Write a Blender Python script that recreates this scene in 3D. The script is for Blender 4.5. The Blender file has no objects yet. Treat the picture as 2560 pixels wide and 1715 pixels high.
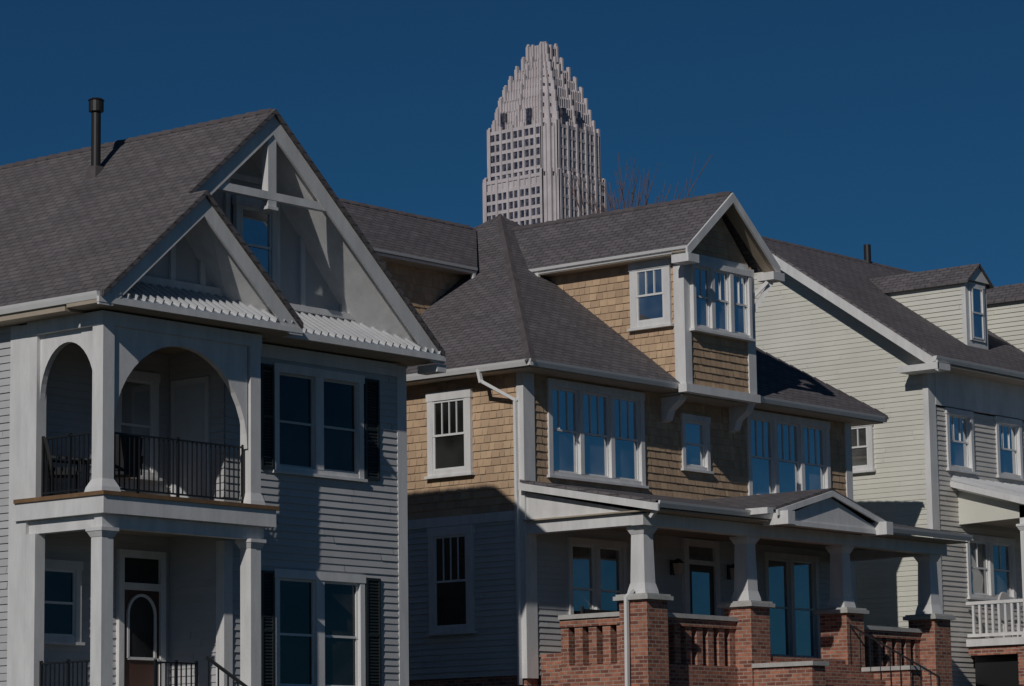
import bpy, bmesh, math, random
from mathutils import Vector, Matrix
random.seed(7)
SC = bpy.context.scene
COL = SC.collection

# ------------------------------------------------------------------ helpers
class MB:
    """collects polygons; build() links them as ONE mesh object"""
    def __init__(s): s.v = []; s.f = []; s.m = []
    def poly(s, pts, m=0):
        n = len(s.v); s.v += [tuple(p) for p in pts]
        s.f.append(tuple(range(n, n+len(pts)))); s.m.append(m)
    def box(s, a, b, m=0):
        x0, x1 = sorted((a[0], b[0])); y0, y1 = sorted((a[1], b[1])); z0, z1 = sorted((a[2], b[2]))
        s.frustum((x0, y0, x1, y1), z0, (x0, y0, x1, y1), z1, m)
    def frustum(s, r0, z0, r1, z1, m=0):
        n = len(s.v)
        for (x0, y0, x1, y1), z in ((r0, z0), (r1, z1)):
            s.v += [(x0, y0, z), (x1, y0, z), (x1, y1, z), (x0, y1, z)]
        for q in ((0, 3, 2, 1), (4, 5, 6, 7), (0, 1, 5, 4), (1, 2, 6, 5), (2, 3, 7, 6), (3, 0, 4, 7)):
            s.f.append(tuple(n+i for i in q)); s.m.append(m)
    def prism(s, pts, off, m=0, ms=None):
        """polygon pts extruded by vector off"""
        off = Vector(off); P = [Vector(p) for p in pts]; Q = [p+off for p in P]
        nrm = sum(((P[i]-P[0]).cross(P[i+1]-P[0]) for i in range(1, len(P)-1)), Vector())
        if nrm.dot(off) > 0: P.reverse(); Q.reverse()
        k = m if ms is None else ms
        s.poly(P, m); s.poly(Q[::-1], k)
        for i in range(len(P)):
            j = (i+1) % len(P); s.poly([P[j], P[i], Q[i], Q[j]], k)
    def tube(s, p0, p1, r0, r1=None, n=8, m=0):
        p0 = Vector(p0); p1 = Vector(p1); r1 = r0 if r1 is None else r1
        d = (p1-p0).normalized(); a = d.orthogonal().normalized(); b = d.cross(a)
        A = [p0+(a*math.cos(t)+b*math.sin(t))*r0 for t in [2*math.pi*i/n for i in range(n)]]
        B = [p1+(a*math.cos(t)+b*math.sin(t))*r1 for t in [2*math.pi*i/n for i in range(n)]]
        for i in range(n):
            j = (i+1) % n; s.poly([A[i], A[j], B[j], B[i]], m)
        s.poly(A[::-1], m); s.poly(B, m)
    def bar(s, p0, p1, w, h, m=0):
        """square bar from p0 to p1 (w sideways, h upwards)"""
        p0 = Vector(p0); p1 = Vector(p1); d = (p1-p0).normalized()
        up = Vector((0, 0, 1)) if abs(d.z) < .95 else Vector((0, 1, 0))
        a = d.cross(up).normalized()*w/2; b = a.cross(d).normalized()*h/2
        s.prism([p0-a-b, p0+a-b, p0+a+b, p0-a+b], p1-p0, m)
    def build(s, name, mats, parent=None, smooth=False):
        if not isinstance(mats, (list, tuple)): mats = [mats]
        base = Vector((0, 0, 0)); p = parent
        while p: base += p.location; p = p.parent
        me = bpy.data.meshes.new(name)
        s.v = [tuple(world(v)) for v in s.v]
        me.from_pydata([Vector(v)-base for v in s.v], [], s.f)
        for mt in mats: me.materials.append(mt)
        for pl, k in zip(me.polygons, s.m): pl.material_index = k; pl.use_smooth = smooth
        uv = me.uv_layers.new(name='UVMap').data
        Z = Vector((0, 0, 1))
        for pl in me.polygons:
            n = pl.normal
            if abs(n.z) > .97 or n.length < .1: u, w = Vector((1, 0, 0)), Vector((0, 1, 0))
            else: u = Z.cross(n).normalized(); w = n.cross(u)
            for li in pl.loop_indices:
                c = Vector(s.v[me.loops[li].vertex_index]); uv[li].uv = (c.dot(u), c.dot(w))
        o = bpy.data.objects.new(name, me); COL.objects.link(o); o.parent = parent
        return o

MODEL = [1.0, Vector((0, 0, 0))]     # drawing scale and set-out point of the house being built
def world(p): return MODEL[1]+(Vector(p))*MODEL[0]
def thing(name, label, cat, loc, group=None):
    o = bpy.data.objects.new(name, None); COL.objects.link(o); o.location = world(loc)
    o.empty_display_size = .3
    o['label'] = label; o['category'] = cat
    if group: o['group'] = group
    return o
def copy_tree(o, parent=None):
    c = o.copy(); COL.objects.link(c); c.parent = parent
    for ch in o.children: copy_tree(ch, c)
    return c

def PY(Y):      # wall facing the street (-Y): (u=x, z, d=outwards)
    return lambda u, z, d=0: (u, Y-d, z)
def PX(X):      # wall facing -X: (u=y, z, d=outwards)
    return lambda u, z, d=0: (X-d, u, z)
def pbox(mb, P, u0, u1, z0, z1, d0, d1, m=0):
    a = P(u0, z0, d0); b = P(u1, z1, d1); mb.box(a, b, m)

def clip(poly, ax, val, keep):     # keep=+1 keeps coordinate >= val
    out = []
    for i in range(len(poly)):
        a, b = poly[i], poly[(i+1) % len(poly)]
        da, db = (a[ax]-val)*keep, (b[ax]-val)*keep
        if da >= 0: out.append(a)
        if (da > 0 and db < 0) or (da < 0 and db > 0):
            t = da/(da-db); out.append((a[0]+(b[0]-a[0])*t, a[1]+(b[1]-a[1])*t))
    return out
def laps(mb, P, poly, h=.14, t=.024, m=0, d0=.002, pieces=None, holes=()):
    """clapboards (or, with pieces, separate shingles) over polygon poly of (u,z)"""
    zs = [p[1] for p in poly]; z = min(zs); top = max(zs); rnd = random.Random(int(z*100)+len(poly))
    while z < top-1e-4:
        z1 = z+h; s = clip(clip(poly, 1, z, 1), 1, z1, -1)
        if len(s) >= 3:
            us = [p[0] for p in s]; ua, ub = min(us), max(us)
            if pieces is None: cuts = [(ua, ub)]
            else:
                cuts = []; u = ua - rnd.random()*pieces
                while u < ub:
                    w = pieces*rnd.uniform(.65, 1.35); cuts.append((u+.004, u+w-.004)); u += w
            for (h0, h1, g0, g1) in holes:
                if g0 < (z+z1)/2 < g1:
                    nc = []
                    for a, b in cuts:
                        if b <= h0 or a >= h1: nc.append((a, b)); continue
                        if a < h0: nc.append((a, h0))
                        if b > h1: nc.append((h1, b))
                    cuts = nc
            for a, b in cuts:
                q = s if (pieces is None and not holes) else clip(clip(s, 0, a, 1), 0, b, -1)
                if len(q) < 3: continue
                tt = t*(1 if pieces is None else rnd.uniform(.75, 1.25))
                f = lambda p: P(p[0], p[1], d0+tt*(z1-p[1])/h)
                mb.poly([f(p) for p in q], m)
                low = [p for p in q if abs(p[1]-z) < 1e-6]
                if len(low) >= 2:
                    l0, l1 = min(low), max(low)
                    mb.poly([P(l0[0], l0[1], 0), P(l1[0], l1[1], 0), P(l1[0], l1[1], d0+tt), P(l0[0], l0[1], d0+tt)], m)
        z = z1
def core(mb, P, poly, t=.16, m=0):
    mb.prism([P(u, z, 0) for u, z in poly], Vector(P(0, 0, -t))-Vector(P(0, 0, 0)), m)
def hole(w): return (w[0]+.03, w[1]-.03, w[2]+.03, w[3]-.03)
def rect(u0, u1, z0, z1): return [(u0, z0), (u1, z0), (u1, z1), (u0, z1)]

# ------------------------------------------------------------------ materials
def mat(name, col, rough=.6, noise=0.0, nscale=3.0, bump=0.0, bscale=60, metal=0, spec=None, island=0.0, col2=None, streak=1.0):
    m = bpy.data.materials.new(name); m.use_nodes = True; nt = m.node_tree; N = nt.nodes; L = nt.links
    b = N['Principled BSDF']; b.inputs['Roughness'].default_value = rough; b.inputs['Metallic'].default_value = metal
    if spec is not None: b.inputs['Specular IOR Level'].default_value = spec
    c = (*col, 1); out = None
    if island:
        g = N.new('ShaderNodeNewGeometry'); r = N.new('ShaderNodeMix'); r.data_type = 'RGBA'
        c2 = (*(col2 or [x*(1-island) for x in col]), 1)
        r.inputs[6].default_value = c; r.inputs[7].default_value = c2
        L.new(g.outputs['Random Per Island'], r.inputs[0]); out = r.outputs[2]
    if noise:
        t = N.new('ShaderNodeTexCoord'); n = N.new('ShaderNodeTexNoise'); n.inputs['Scale'].default_value = nscale
        n.inputs['Detail'].default_value = 8; n.inputs['Roughness'].default_value = .65
        mp = N.new('ShaderNodeMapping'); mp.inputs['Scale'].default_value = (1, 1, streak); L.new(t.outputs['Object'], mp.inputs['Vector']); L.new(mp.outputs[0], n.inputs['Vector'])
        mr = N.new('ShaderNodeMapRange'); mr.inputs[1].default_value = .3; mr.inputs[2].default_value = .7
        mr.inputs[3].default_value = 1-noise; mr.inputs[4].default_value = 1+noise*.5
        L.new(n.outputs['Fac'], mr.inputs[0])
        x = N.new('ShaderNodeMix'); x.data_type = 'RGBA'; x.blend_type = 'MULTIPLY'; x.inputs[0].default_value = 1
        if out: L.new(out, x.inputs[6])
        else: x.inputs[6].default_value = c
        L.new(mr.outputs[0], x.inputs[7]); out = x.outputs[2]
    if out: L.new(out, b.inputs['Base Color'])
    else: b.inputs['Base Color'].default_value = c
    if bump:
        t = N.new('ShaderNodeTexCoord'); n = N.new('ShaderNodeTexNoise'); n.inputs['Scale'].default_value = bscale
        n.inputs['Detail'].default_value = 5; L.new(t.outputs['Object'], n.inputs['Vector'])
        bp = N.new('ShaderNodeBump'); bp.inputs['Strength'].default_value = bump; bp.inputs['Distance'].default_value = .02
        L.new(n.outputs['Fac'], bp.inputs['Height']); L.new(bp.outputs[0], b.inputs['Normal'])
    return m

def brickmat(name, c1, c2, mortar, bw, rh, ms, rough=.85, bumpd=.012, big=.25, offs=.5, mixn=.5, smooth=.1, bstr=.8):
    m = bpy.data.materials.new(name); m.use_nodes = True; nt = m.node_tree; N = nt.nodes; L = nt.links
    b = N['Principled BSDF']; b.inputs['Roughness'].default_value = rough; b.inputs['Specular IOR Level'].default_value = .2
    uv = N.new('ShaderNodeUVMap'); br = N.new('ShaderNodeTexBrick')
    br.inputs['Scale'].default_value = 1; br.inputs['Brick Width'].default_value = bw; br.inputs['Row Height'].default_value = rh
    br.inputs['Mortar Size'].default_value = ms; br.inputs['Mortar Smooth'].default_value = smooth
    br.inputs['Color1'].default_value = (*c1, 1); br.inputs['Color2'].default_value = (*c2, 1); br.inputs['Mortar'].default_value = (*mortar, 1)
    br.offset = offs; L.new(uv.outputs[0], br.inputs['Vector'])
    t = N.new('ShaderNodeTexCoord')
    n = N.new('ShaderNodeTexNoise'); n.inputs['Scale'].default_value = 1.1; n.inputs['Detail'].default_value = 9
    n.inputs['Roughness'].default_value = .7; L.new(t.outputs['Object'], n.inputs['Vector'])
    n2 = N.new('ShaderNodeTexNoise'); n2.inputs['Scale'].default_value = 9; n2.inputs['Detail'].default_value = 6; L.new(t.outputs['Object'], n2.inputs['Vector'])
    ad = N.new('ShaderNodeMath'); ad.operation = 'ADD'; L.new(n.outputs['Fac'], ad.inputs[0]); L.new(n2.outputs['Fac'], ad.inputs[1])
    mr = N.new('ShaderNodeMapRange'); mr.inputs[1].default_value = .7; mr.inputs[2].default_value = 1.3
    mr.inputs[3].default_value = 1-big; mr.inputs[4].default_value = 1+big; L.new(ad.outputs[0], mr.inputs[0])
    x = N.new('ShaderNodeMix'); x.data_type = 'RGBA'; x.blend_type = 'MULTIPLY'; x.inputs[0].default_value = 1
    L.new(br.outputs['Color'], x.inputs[6]); L.new(mr.outputs[0], x.inputs[7]); L.new(x.outputs[2], b.inputs['Base Color'])
    bp = N.new('ShaderNodeBump'); bp.inputs['Strength'].default_value = bstr; bp.inputs['Distance'].default_value = bumpd; bp.invert = True
    L.new(br.outputs['Fac'], bp.inputs['Height']); L.new(bp.outputs[0], b.inputs['Normal'])
    return m

def glassmat(name, tint=(.02, .024, .028), refl=.45, rough=.03, wave=.1):
    m = bpy.data.materials.new(name); m.use_nodes = True; nt = m.node_tree; N = nt.nodes; L = nt.links
    for n in list(N): N.remove(n)
    o = N.new('ShaderNodeOutputMaterial'); mx = N.new('ShaderNodeMixShader'); d = N.new('ShaderNodeBsdfDiffuse'); g = N.new('ShaderNodeBsdfGlossy')
    t = N.new('ShaderNodeTexCoord'); n = N.new('ShaderNodeTexNoise'); n.inputs['Scale'].default_value = .9; n.inputs['Detail'].default_value = 2
    L.new(t.outputs['Object'], n.inputs['Vector'])
    r = N.new('ShaderNodeValToRGB'); r.color_ramp.elements[0].position = .4; r.color_ramp.elements[1].position = .65
    r.color_ramp.elements[0].color = (*[c*.35 for c in tint], 1); r.color_ramp.elements[1].color = (*[c*1.6 for c in tint], 1)
    L.new(n.outputs['Fac'], r.inputs[0]); L.new(r.outputs[0], d.inputs['Color'])
    bp = N.new('ShaderNodeBump'); bp.inputs['Strength'].default_value = wave; bp.inputs['Distance'].default_value = .02
    L.new(n.outputs['Fac'], bp.inputs['Height']); L.new(bp.outputs[0], g.inputs['Normal'])
    g.inputs['Roughness'].default_value = rough; g.inputs['Color'].default_value = (.95, .97, 1, 1)
    lw = N.new('ShaderNodeLayerWeight'); lw.inputs['Blend'].default_value = .5
    mr = N.new('ShaderNodeMapRange'); mr.inputs[3].default_value = refl*.8; mr.inputs[4].default_value = 1
    pw = N.new('ShaderNodeMath'); pw.operation = 'POWER'; pw.inputs[1].default_value = 4
    L.new(lw.outputs['Facing'], pw.inputs[0]); L.new(pw.outputs[0], mr.inputs[0]); L.new(mr.outputs[0], mx.inputs[0])
    L.new(d.outputs[0], mx.inputs[1]); L.new(g.outputs[0], mx.inputs[2]); L.new(mx.outputs[0], o.inputs['Surface'])
    return m

WHITE = mat('white_paint', (.68, .675, .67), .55, .17, 3.5, .10, 25, streak=.25)
WHITE2 = mat('white_vinyl', (.70, .70, .695), .45, .06, 3)
SIDG = mat('gray_clapboard', (.50, .50, .505), .6, .10, 1.4, .1, 40, island=.08)
SIDB = mat('slate_clapboard', (.54, .55, .545), .6, .10, 1.4, .1, 40, island=.08)
SIDC = mat('cream_clapboard', (.655, .645, .575), .6, .07, 1.0, .1, 40, island=.06)
SIDT = mat('tan_clapboard', (.65, .615, .57), .6, .08, 1.0, .1, 40, island=.10)
SHIN = mat('cedar_shingle', (.58, .41, .26), .75, .14, 2.0, .25, 50, island=.3, col2=(.44, .30, .195))
ROOFA = brickmat('roof_shingle_taupe', (.146, .133, .138), (.114, .104, .110), (.06, .055, .06), .33, .145, .012, .95, .01, .22)
ROOFB = brickmat('roof_shingle_charcoal', (.148, .135, .143), (.114, .105, .113), (.06, .055, .06), .33, .145, .012, .95, .01, .22)
CAPM = mat('ridge_shingle', (.115, .098, .104), .95, .2, 6, .2, 40, island=.25)
BRICK = brickmat('red_brick', (.44, .18, .115), (.18, .068, .052), (.36, .28, .23), .215, .078, .011, .9, .012, .28)
STONE = mat('cast_stone_cap', (.46, .45, .43), .8, .2, 4, .3, 40)
CONC = mat('concrete', (.22, .215, .205), .9, .2, 2, .3, 30)
METAL = mat('seam_metal', (.62, .63, .65), .35, .1, 2, 0, 1, metal=.25)
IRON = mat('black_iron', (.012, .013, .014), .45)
PIPE = mat('dark_flue', (.018, .016, .016), .5, .3, 5)
GLASS = glassmat('window_glass', (.15, .15, .145), .62, wave=.25)
GLASSP = glassmat('porch_window_glass', (.12, .115, .105), .34, wave=.25)
GLASSD = glassmat('dim_window_glass', (.022, .023, .022), .06)
GLASST = glassmat('tower_glass', (.065, .06, .075), .2)
SHUT = mat('dark_shutter', (.018, .024, .024), .5, .2, 3)
WOOD = mat('deck_wood', (.20, .115, .055), .7, .3, 5, .2, 30)
SOFF = mat('tan_soffit', (.40, .335, .26), .7, .12, 2)
DOORM = mat('brown_door', (.085, .038, .024), .45, .2, 4)
DOORG = mat('pale_door', (.50, .53, .55), .5, .1, 4)
TSTONE = mat('tower_granite', (.55, .50, .515), .6, .22, .12)
LAMPG = mat('lantern_glass', (.55, .42, .33), .25)
ASPH = mat('asphalt', (.05, .05, .052), .9, .25, .8, .4, 60)
BARK = mat('winter_bark', (.16, .10, .085), .9, .2, 4)
SOIL = mat('winter_lawn', (.045, .045, .028), .95, .4, .5, .5, 20)
LINE = mat('road_paint', (.7, .55, .1), .8, .2, 3)
WICK = mat('dark_wicker', (.02, .02, .02), .7, .3, 20)
CLOTH = mat('pale_cushion', (.55, .53, .52), .9, .1, 8)

# ------------------------------------------------------------------ recurring house parts
def window(house, P, u0, u1, z0, z1, cols=1, trim=.11, mull=.16, depth=.11, name='window', glass=None, muntin=0, sash=True,
           sill=True, sashm=None, mid=.5, deep=0.0):
    """casing proud of the wall, glass set back by deep; sub-parts sash, glass, sill"""
    glass = glass or GLASS; tr = trim; bk_ = -deep if deep else .012; g = (-deep+.01) if deep else .046
    f = MB()
    pbox(f, P, u0, u0+tr, z0, z1-trim*1.25, bk_, depth); pbox(f, P, u1-tr, u1, z0, z1-trim*1.25, bk_, depth)
    pbox(f, P, u0-.02, u1+.02, z1-trim*1.25, z1, bk_, depth+.012)
    pbox(f, P, u0+tr, u1-tr, z0, z0+trim*.7, bk_, depth-.01)
    w = (u1-u0-2*tr-(cols-1)*mull)/cols
    cells = []
    for k in range(cols):
        a = u0+tr+k*(w+mull); cells.append((a, a+w))
        if k: pbox(f, P, a-mull, a, z0+trim*.7, z1-trim*1.25, bk_, depth-.004)
    wo = f.build(name, WHITE, house)
    za, zb = z0+trim*.7, z1-trim*1.25; zm = za+(zb-za)*mid
    if sash:
        s = MB(); t = .045
        for a, b in cells:
            for q0, q1, d in ((za, zm+t/2, g+.029), (zm-t/2, zb, g+.042)):
                lo = g+.004
                pbox(s, P, a, a+t, q0, q1, lo, d); pbox(s, P, b-t, b, q0, q1, lo, d)
                pbox(s, P, a+t, b-t, q0, q0+t, lo, d-.002); pbox(s, P, a+t, b-t, q1-t, q1, lo, d-.003)
            for k in range(1, muntin+1):
                c = a+t+(b-a-2*t)*k/(muntin+1)
                pbox(s, P, c-.011, c+.011, zm+t/2, zb-t, g+.004, g+.034)
        s.build('sash', sashm or WHITE2, wo)
    q = MB()
    for a, b in cells: pbox(q, P, a, b, za, zb, g, g+.008)
    q.build('glass', glass, wo)
    if sill:
        q = MB(); pbox(q, P, u0-.05, u1+.05, z0-.055, z0, .012, depth+.045); q.build('sill', WHITE, wo)
    return wo

def shutter(house, P, u0, u1, z0, z1):
    m = MB(); t = .05
    pbox(m, P, u0, u0+t, z0, z1, .02, .06); pbox(m, P, u1-t, u1, z0, z1, .02, .06)
    for z in (z0, (z0+z1)/2-t/2, z1-t): pbox(m, P, u0+t, u1-t, z, z+t, .02, .058)
    z = z0+t
    while z < z1-t:
        a = P(u0+t, z, .05); b = P(u1-t, z, .05); c = P(u1-t, z+.06, .025); d = P(u0+t, z+.06, .025)
        m.poly([a, b, c, d]); z += .06
    return m.build('shutter', SHUT, house)

def roof_plane(house, pts, m, t=.10, name='roof'):
    r = MB(); r.prism(pts, (0, 0, -t)); return r.build(name, m, house)
def ridge_caps(house, p0, p1, step=.32):
    m = MB(); p0 = Vector(p0); p1 = Vector(p1); n = max(1, int((p1-p0).length/step)); d = (p1-p0)/n
    side = d.cross(Vector((0, 0, 1))).normalized()
    for i in range(n):
        a = p0+d*i; b = p0+d*(i+1.08); w = .11
        for sg in (1, -1):
            q = [a+Vector((0, 0, .02)), b+Vector((0, 0, .045)), b+side*sg*w+Vector((0, 0, -.045)), a+side*sg*w+Vector((0, 0, -.07))]
            m.prism(q, (0, 0, -.025))
    return m.build('ridge_cap', CAPM, house)
def gutter(house, p0, p1, out, parent=None):
    """K-style gutter along p0-p1 (outer top edge), out = outward unit vector"""
    m = MB(); o = Vector(out); p0 = Vector(p0); p1 = Vector(p1); Z = Vector((0, 0, 1))
    q = [p0, p0-Z*.05-o*.015, p0-Z*.13-o*.05, p0-Z*.13-o*.12, p0-o*.12]
    m.prism(q, p1-p0)
    return m.build('gutter', WHITE2, parent or house)
def pipe_run(house, pts, name='downspout', w=.085, h=.065, m=None):
    b = MB()
    for a, c in zip(pts, pts[1:]):
        a = Vector(a); c = Vector(c); d = (c-a).normalized()*.03; b.bar(a-d, c+d, w, h)
    return b.build(name, m or WHITE2, house)
def column(house, x0, y0, x1, y1, z0, z1, taper=.0, basef=.06, cap=True, name='column'):
    m = MB(); t = taper
    m.frustum((x0, y0, x1, y1), z0+.16, (x0+t, y0+t, x1-t, y1-t), z1-(.14 if cap else 0))
    c = m.build(name, WHITE, house)
    b = MB(); e = basef; b.frustum((x0-e, y0-e, x1+e, y1+e), z0, (x0-e*.8, y0-e*.8, x1+e*.8, y1+e*.8), z0+.08)
    b.frustum((x0-e*.8, y0-e*.8, x1+e*.8, y1+e*.8), z0+.08, (x0-.005, y0-.005, x1+.005, y1+.005), z0+.22)
    b.build('column_base', WHITE, c)
    if cap:
        b = MB(); b.frustum((x0+t-.01, y0+t-.01, x1-t+.01, y1-t+.01), z1-.16, (x0+t-.06, y0+t-.06, x1-t+.06, y1-t+.06), z1-.06)
        b.box((x0+t-.07, y0+t-.07, z1-.06), (x1-t+.07, y1-t+.07, z1)); b.build('capital', WHITE, c)
    return c
def iron_rail(house, p0, p1, z0, z1, step=.115):
    m = MB(); p0 = Vector(p0); p1 = Vector(p1); L = (p1-p0).length; n = int(L/step)
    e = lambda t, z: (p0.x+(p1.x-p0.x)*t, p0.y+(p1.y-p0.y)*t, z)
    m.bar(e(0, z1-.02), e(1, z1-.02), .045, .03); m.bar(e(0, z0+.09), e(1, z0+.09), .035, .03)
    for i in range(n+1): m.bar(e(i/n, z0+.09), e(i/n, z1-.02), .02, .02)
    for t in (0, .5, 1): m.bar(e(t, z0), e(t, z1+.03), .045, .045)
    return m.build('railing', IRON, house)

# ================================================================== ground
def plateau(x): return 2.5+max(0, min(x, 90)-33)*.042
def gz(x, y):
    if y < 24: return 0.0
    t = min(1, (y-24)/9.0); t = t*t*(3-2*t); return plateau(x)*t
m = MB(); xs = [-4000, -1500, -500, -150, -60, -20]+[0+4*i for i in range(30)]+[130, 200, 500, 1500, 4000]
ys = [-4000, -1500, -400, -100, -30, -10, 0, 6, 14, 20, 24]+[25.5+1.5*i for i in range(7)]+[38, 45, 60, 100, 200, 500, 1500, 4000]
n0 = 0
for y in ys:
    for x in xs: m.v.append((x, y, gz(x, y)))
for j in range(len(ys)-1):
    for i in range(len(xs)-1):
        a = j*len(xs)+i; m.f.append((a, a+1, a+1+len(xs), a+len(xs))); m.m.append(0)
g = m.build('ground', SOIL); g['kind'] = 'structure'
m = MB(); m.poly([(-400, 5, .004), (500, 5, .004), (500, 14, .004), (-400, 14, .004)]); o = m.build('road', ASPH); o['kind'] = 'structure'
m = MB()
m.poly([(-400, 9.4, .008), (500, 9.4, .008), (500, 9.52, .008), (-400, 9.52, .008)])
m.poly([(-400, 9.68, .008), (500, 9.68, .008), (500, 9.8, .008), (-400, 9.8, .008)]); o = m.build('road_marking', LINE); o['kind'] = 'structure'
for nm, a, b in (('kerb', 4.8, 5.0), ('kerb', 14.0, 14.2)):
    m = MB(); m.box((-400, a, 0), (500, b, .13)); o = m.build(nm, CONC); o['kind'] = 'structure'
for a, b in ((1.5, 3.3), (16.5, 18.3)):
    m = MB(); m.box((-400, a, -.1), (500, b, .06)); o = m.build('pavement', CONC); o['kind'] = 'structure'

# ================================================================== HOUSE A  (gray gabled house)
MODEL[:] = [.962, Vector((0, 0, 1.7*.038))]
A = thing('gray_house', 'gray clapboard house with a big open trussed gable and a white arched two storey porch', 'house', (39.9, 38.2, 2.5))
XL, XR, YW, YP, YB = 35.5, 44.22, 38.95, 38.2, 49.8; YQ = 39.2; XI = 39.2
SL = .854; EZ = 10.42
rz = lambda x: EZ+SL*(4.8-abs(x-39.8))
fr = PY(YW); sd = PX(XL)
# walls
m = MB(); core(m, sd, rect(40.4, YB, 2.5, 10.3)); laps(m, sd, rect(40.45, YB, 2.5, 10.2), .135, pieces=3.4); m.build('wall', SIDG, A)
WA = ((40.48, 42.97, 7.82, 9.85), (40.48, 42.97, 3.71, 5.97))
m = MB(); core(m, PY(YW+.24), rect(XI+.16, XR, 2.5, 10.3)); laps(m, fr, rect(XI, XR-.24, 2.5, 10.1), .135, pieces=3.4, holes=[hole(w) for w in WA]); m.build('wall', SIDG, A)
bk = PY(40.4); m = MB(); core(m, bk, rect(XL, XI, 2.5, 10.3)); laps(m, bk, rect(XL, XI, 2.5, 10.1), .135, pieces=3.4); m.build('wall', SIDG, A)
inn = PX(XI); m = MB(); core(m, inn, rect(YW, 40.4, 2.5, 10.3)); laps(m, inn, rect(YW, 40.4, 2.5, 10.1), .135, pieces=3.4); m.build('wall', SIDG, A)
m = MB(); m.box((XR-.16, YW+.4, 2.5), (XR, YB, 10.3)); m.box((XL+.17, YB-.16, 2.5), (XR-.17, YB, 10.3)); m.build('wall', SIDG, A)
# corner boards
m = MB(); m.box((XR-.24, YW-.03, 2.5), (XR+.03, YW+.28, 10.15)); m.build('corner_board', WHITE, A)
m = MB(); m.box((XL-.035, 40.16, 2.5), (XL+.2, 40.62, 10.15)); m.build('corner_board', WHITE, A)
m = MB(); m.box((XI-.06, YW-.05, 2.6), (XI+.16, YW+.16, 6.42)); m.build('corner_board', WHITE, A)
# main roof, two slopes, front rakes overhang the wall
YF, YG = 38.3, 37.8; RO = .10
def slope_poly(x0, x1, y0, y1): return [(x0, y0, rz(x0)), (x1, y0, rz(x1)), (x1, y1, rz(x1)), (x0, y1, rz(x0))]
roof_plane(A, [(35.0, YG-RO, EZ), (37.5, YG-RO, rz(37.5)), (37.5, YF-RO, rz(37.5)), (39.8, YF-RO, rz(39.8)), (39.8, 50.3, rz(39.8)), (35.0, 50.3, EZ)], ROOFA)
roof_plane(A, [(39.8, YF-RO, rz(39.8)), (44.6, YF-RO, EZ), (44.6, 50.3, EZ), (39.8, 50.3, rz(39.8))], ROOFA)
pz = rz(37.5)
roof_plane(A, [(37.5, YG-RO, pz), (40.0, YG-RO, EZ), (40.0, 39.25, EZ), (37.5, 39.25, pz)], ROOFA)
ridge_caps(A, (39.8, YF, rz(39.8)), (39.8, 50.3, rz(39.8)))
# rake boards: broad white board following each slope
def rake(house, x0, z0, x1, z1, y, h=.30, th=.05, mt=None, dz=0):
    q = clip([(x0, z0-dz), (x1, z1-dz), (x1, z1-h-dz), (x0, z0-h-dz)], 1, 10.19, 1)
    m = MB(); m.prism([(x, y, z) for x, z in q], (0, -th, 0))
    return m.build('rake_board', mt or WHITE, house)
rake(A, 39.8, rz(39.8)-.03, 44.66, EZ-.08, YF+.02, .40, dz=.06); rake(A, 37.5, pz-.03, 39.8, rz(39.8)-.03, YF+.02, .40, dz=.06)
rake(A, 37.5, pz-.03, 40.05, EZ-.08, YG+.02, .38, dz=.06); rake(A, 34.96, EZ-.06, 37.5, pz-.03, YG+.02, .38, dz=.06)
# soffits (sloping undersides of the overhangs)
def slab(house, pts, m, t=.02, name='soffit'):
    r = MB(); r.prism(pts, (0, 0, -t)); return r.build(name, m, house)
d = .10
def splay(house, xc, yf, zpk, sg, hw, yb, inset, zin):  # angled away from the roof slope on purpose, so the underside takes more sun
    """soffit splayed inwards from the rake board to the recessed gable wall"""
    a = (xc, yf, zpk-d-.003); b = (xc+sg*hw, yf, EZ-d-.003); c_ = (xc+sg*(hw-inset), yb, zin); e = (xc, yb, zpk-.32)
    m = MB()
    for q in ((a, b, c_), (a, c_, e)): m.prism(q, (0, 0, .015))
    return m.build('soffit', WHITE, house)
splay(A, 39.8, YF, rz(39.8), 1, 4.8, YQ+.02, 1.25, 10.5); slab(A, [(37.5, YF, pz-d-.003), (39.8, YF, rz(39.8)-d-.003), (39.8, YQ+.1, rz(39.8)-d-.003), (37.5, YQ+.1, pz-d-.003)], WHITE)
splay(A, 37.5, YG, pz, 1, 2.5, 38.64, .95, 10.5); splay(A, 37.5, YG, pz, -1, 2.5, 38.64, .95, 10.5)
# recessed gable walls, board and batten
gw = PY(YQ+.02)
def gable(house, P, xc, hw, zb, zt, battens, zbars=()):
    sl = (zt-zb)/hw
    m = MB(); core(m, P, [(xc-hw, zb), (xc+hw, zb), (xc, zt)]); o = m.build('gable_wall', SIDG, house)
    for x in battens:
        top = zt-abs(x-xc)*sl-.02
        if top > zb+.1: b = MB(); pbox(b, P, x-.06, x+.06, zb, top, .002, .06); b.build('batten', WHITE, o)
    for z in zbars:
        w = (zt-z)/sl-.02; b = MB(); pbox(b, P, xc-w, xc+w, z-.06, z+.06, .002, .055); b.build('batten', WHITE, o)
    return o
gable(A, gw, 39.8, 4.15, 10.75, rz(39.8)-.16, (37.6, 38.75, 39.5, 40.85, 41.55, 42.7, 43.6), (13.35,))
window(A, PY(YQ-.04), 39.62, 40.72, 11.25, 12.95, trim=.14)
gs = PY(38.62); gable(A, gs, 37.5, 1.95, 10.72, pz-.16, (36.05, 36.75, 37.5, 38.25, 38.95))
m = MB(); pbox(m, gs, 36.0, 39.0, 10.86, 11.0, .002, .10); m.build('trim_board', WHITE, A)
m = MB(); pbox(m, gw, 40.0, 43.55, 10.96, 11.08, .002, .12); m.build('trim_board', WHITE, A)
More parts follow.
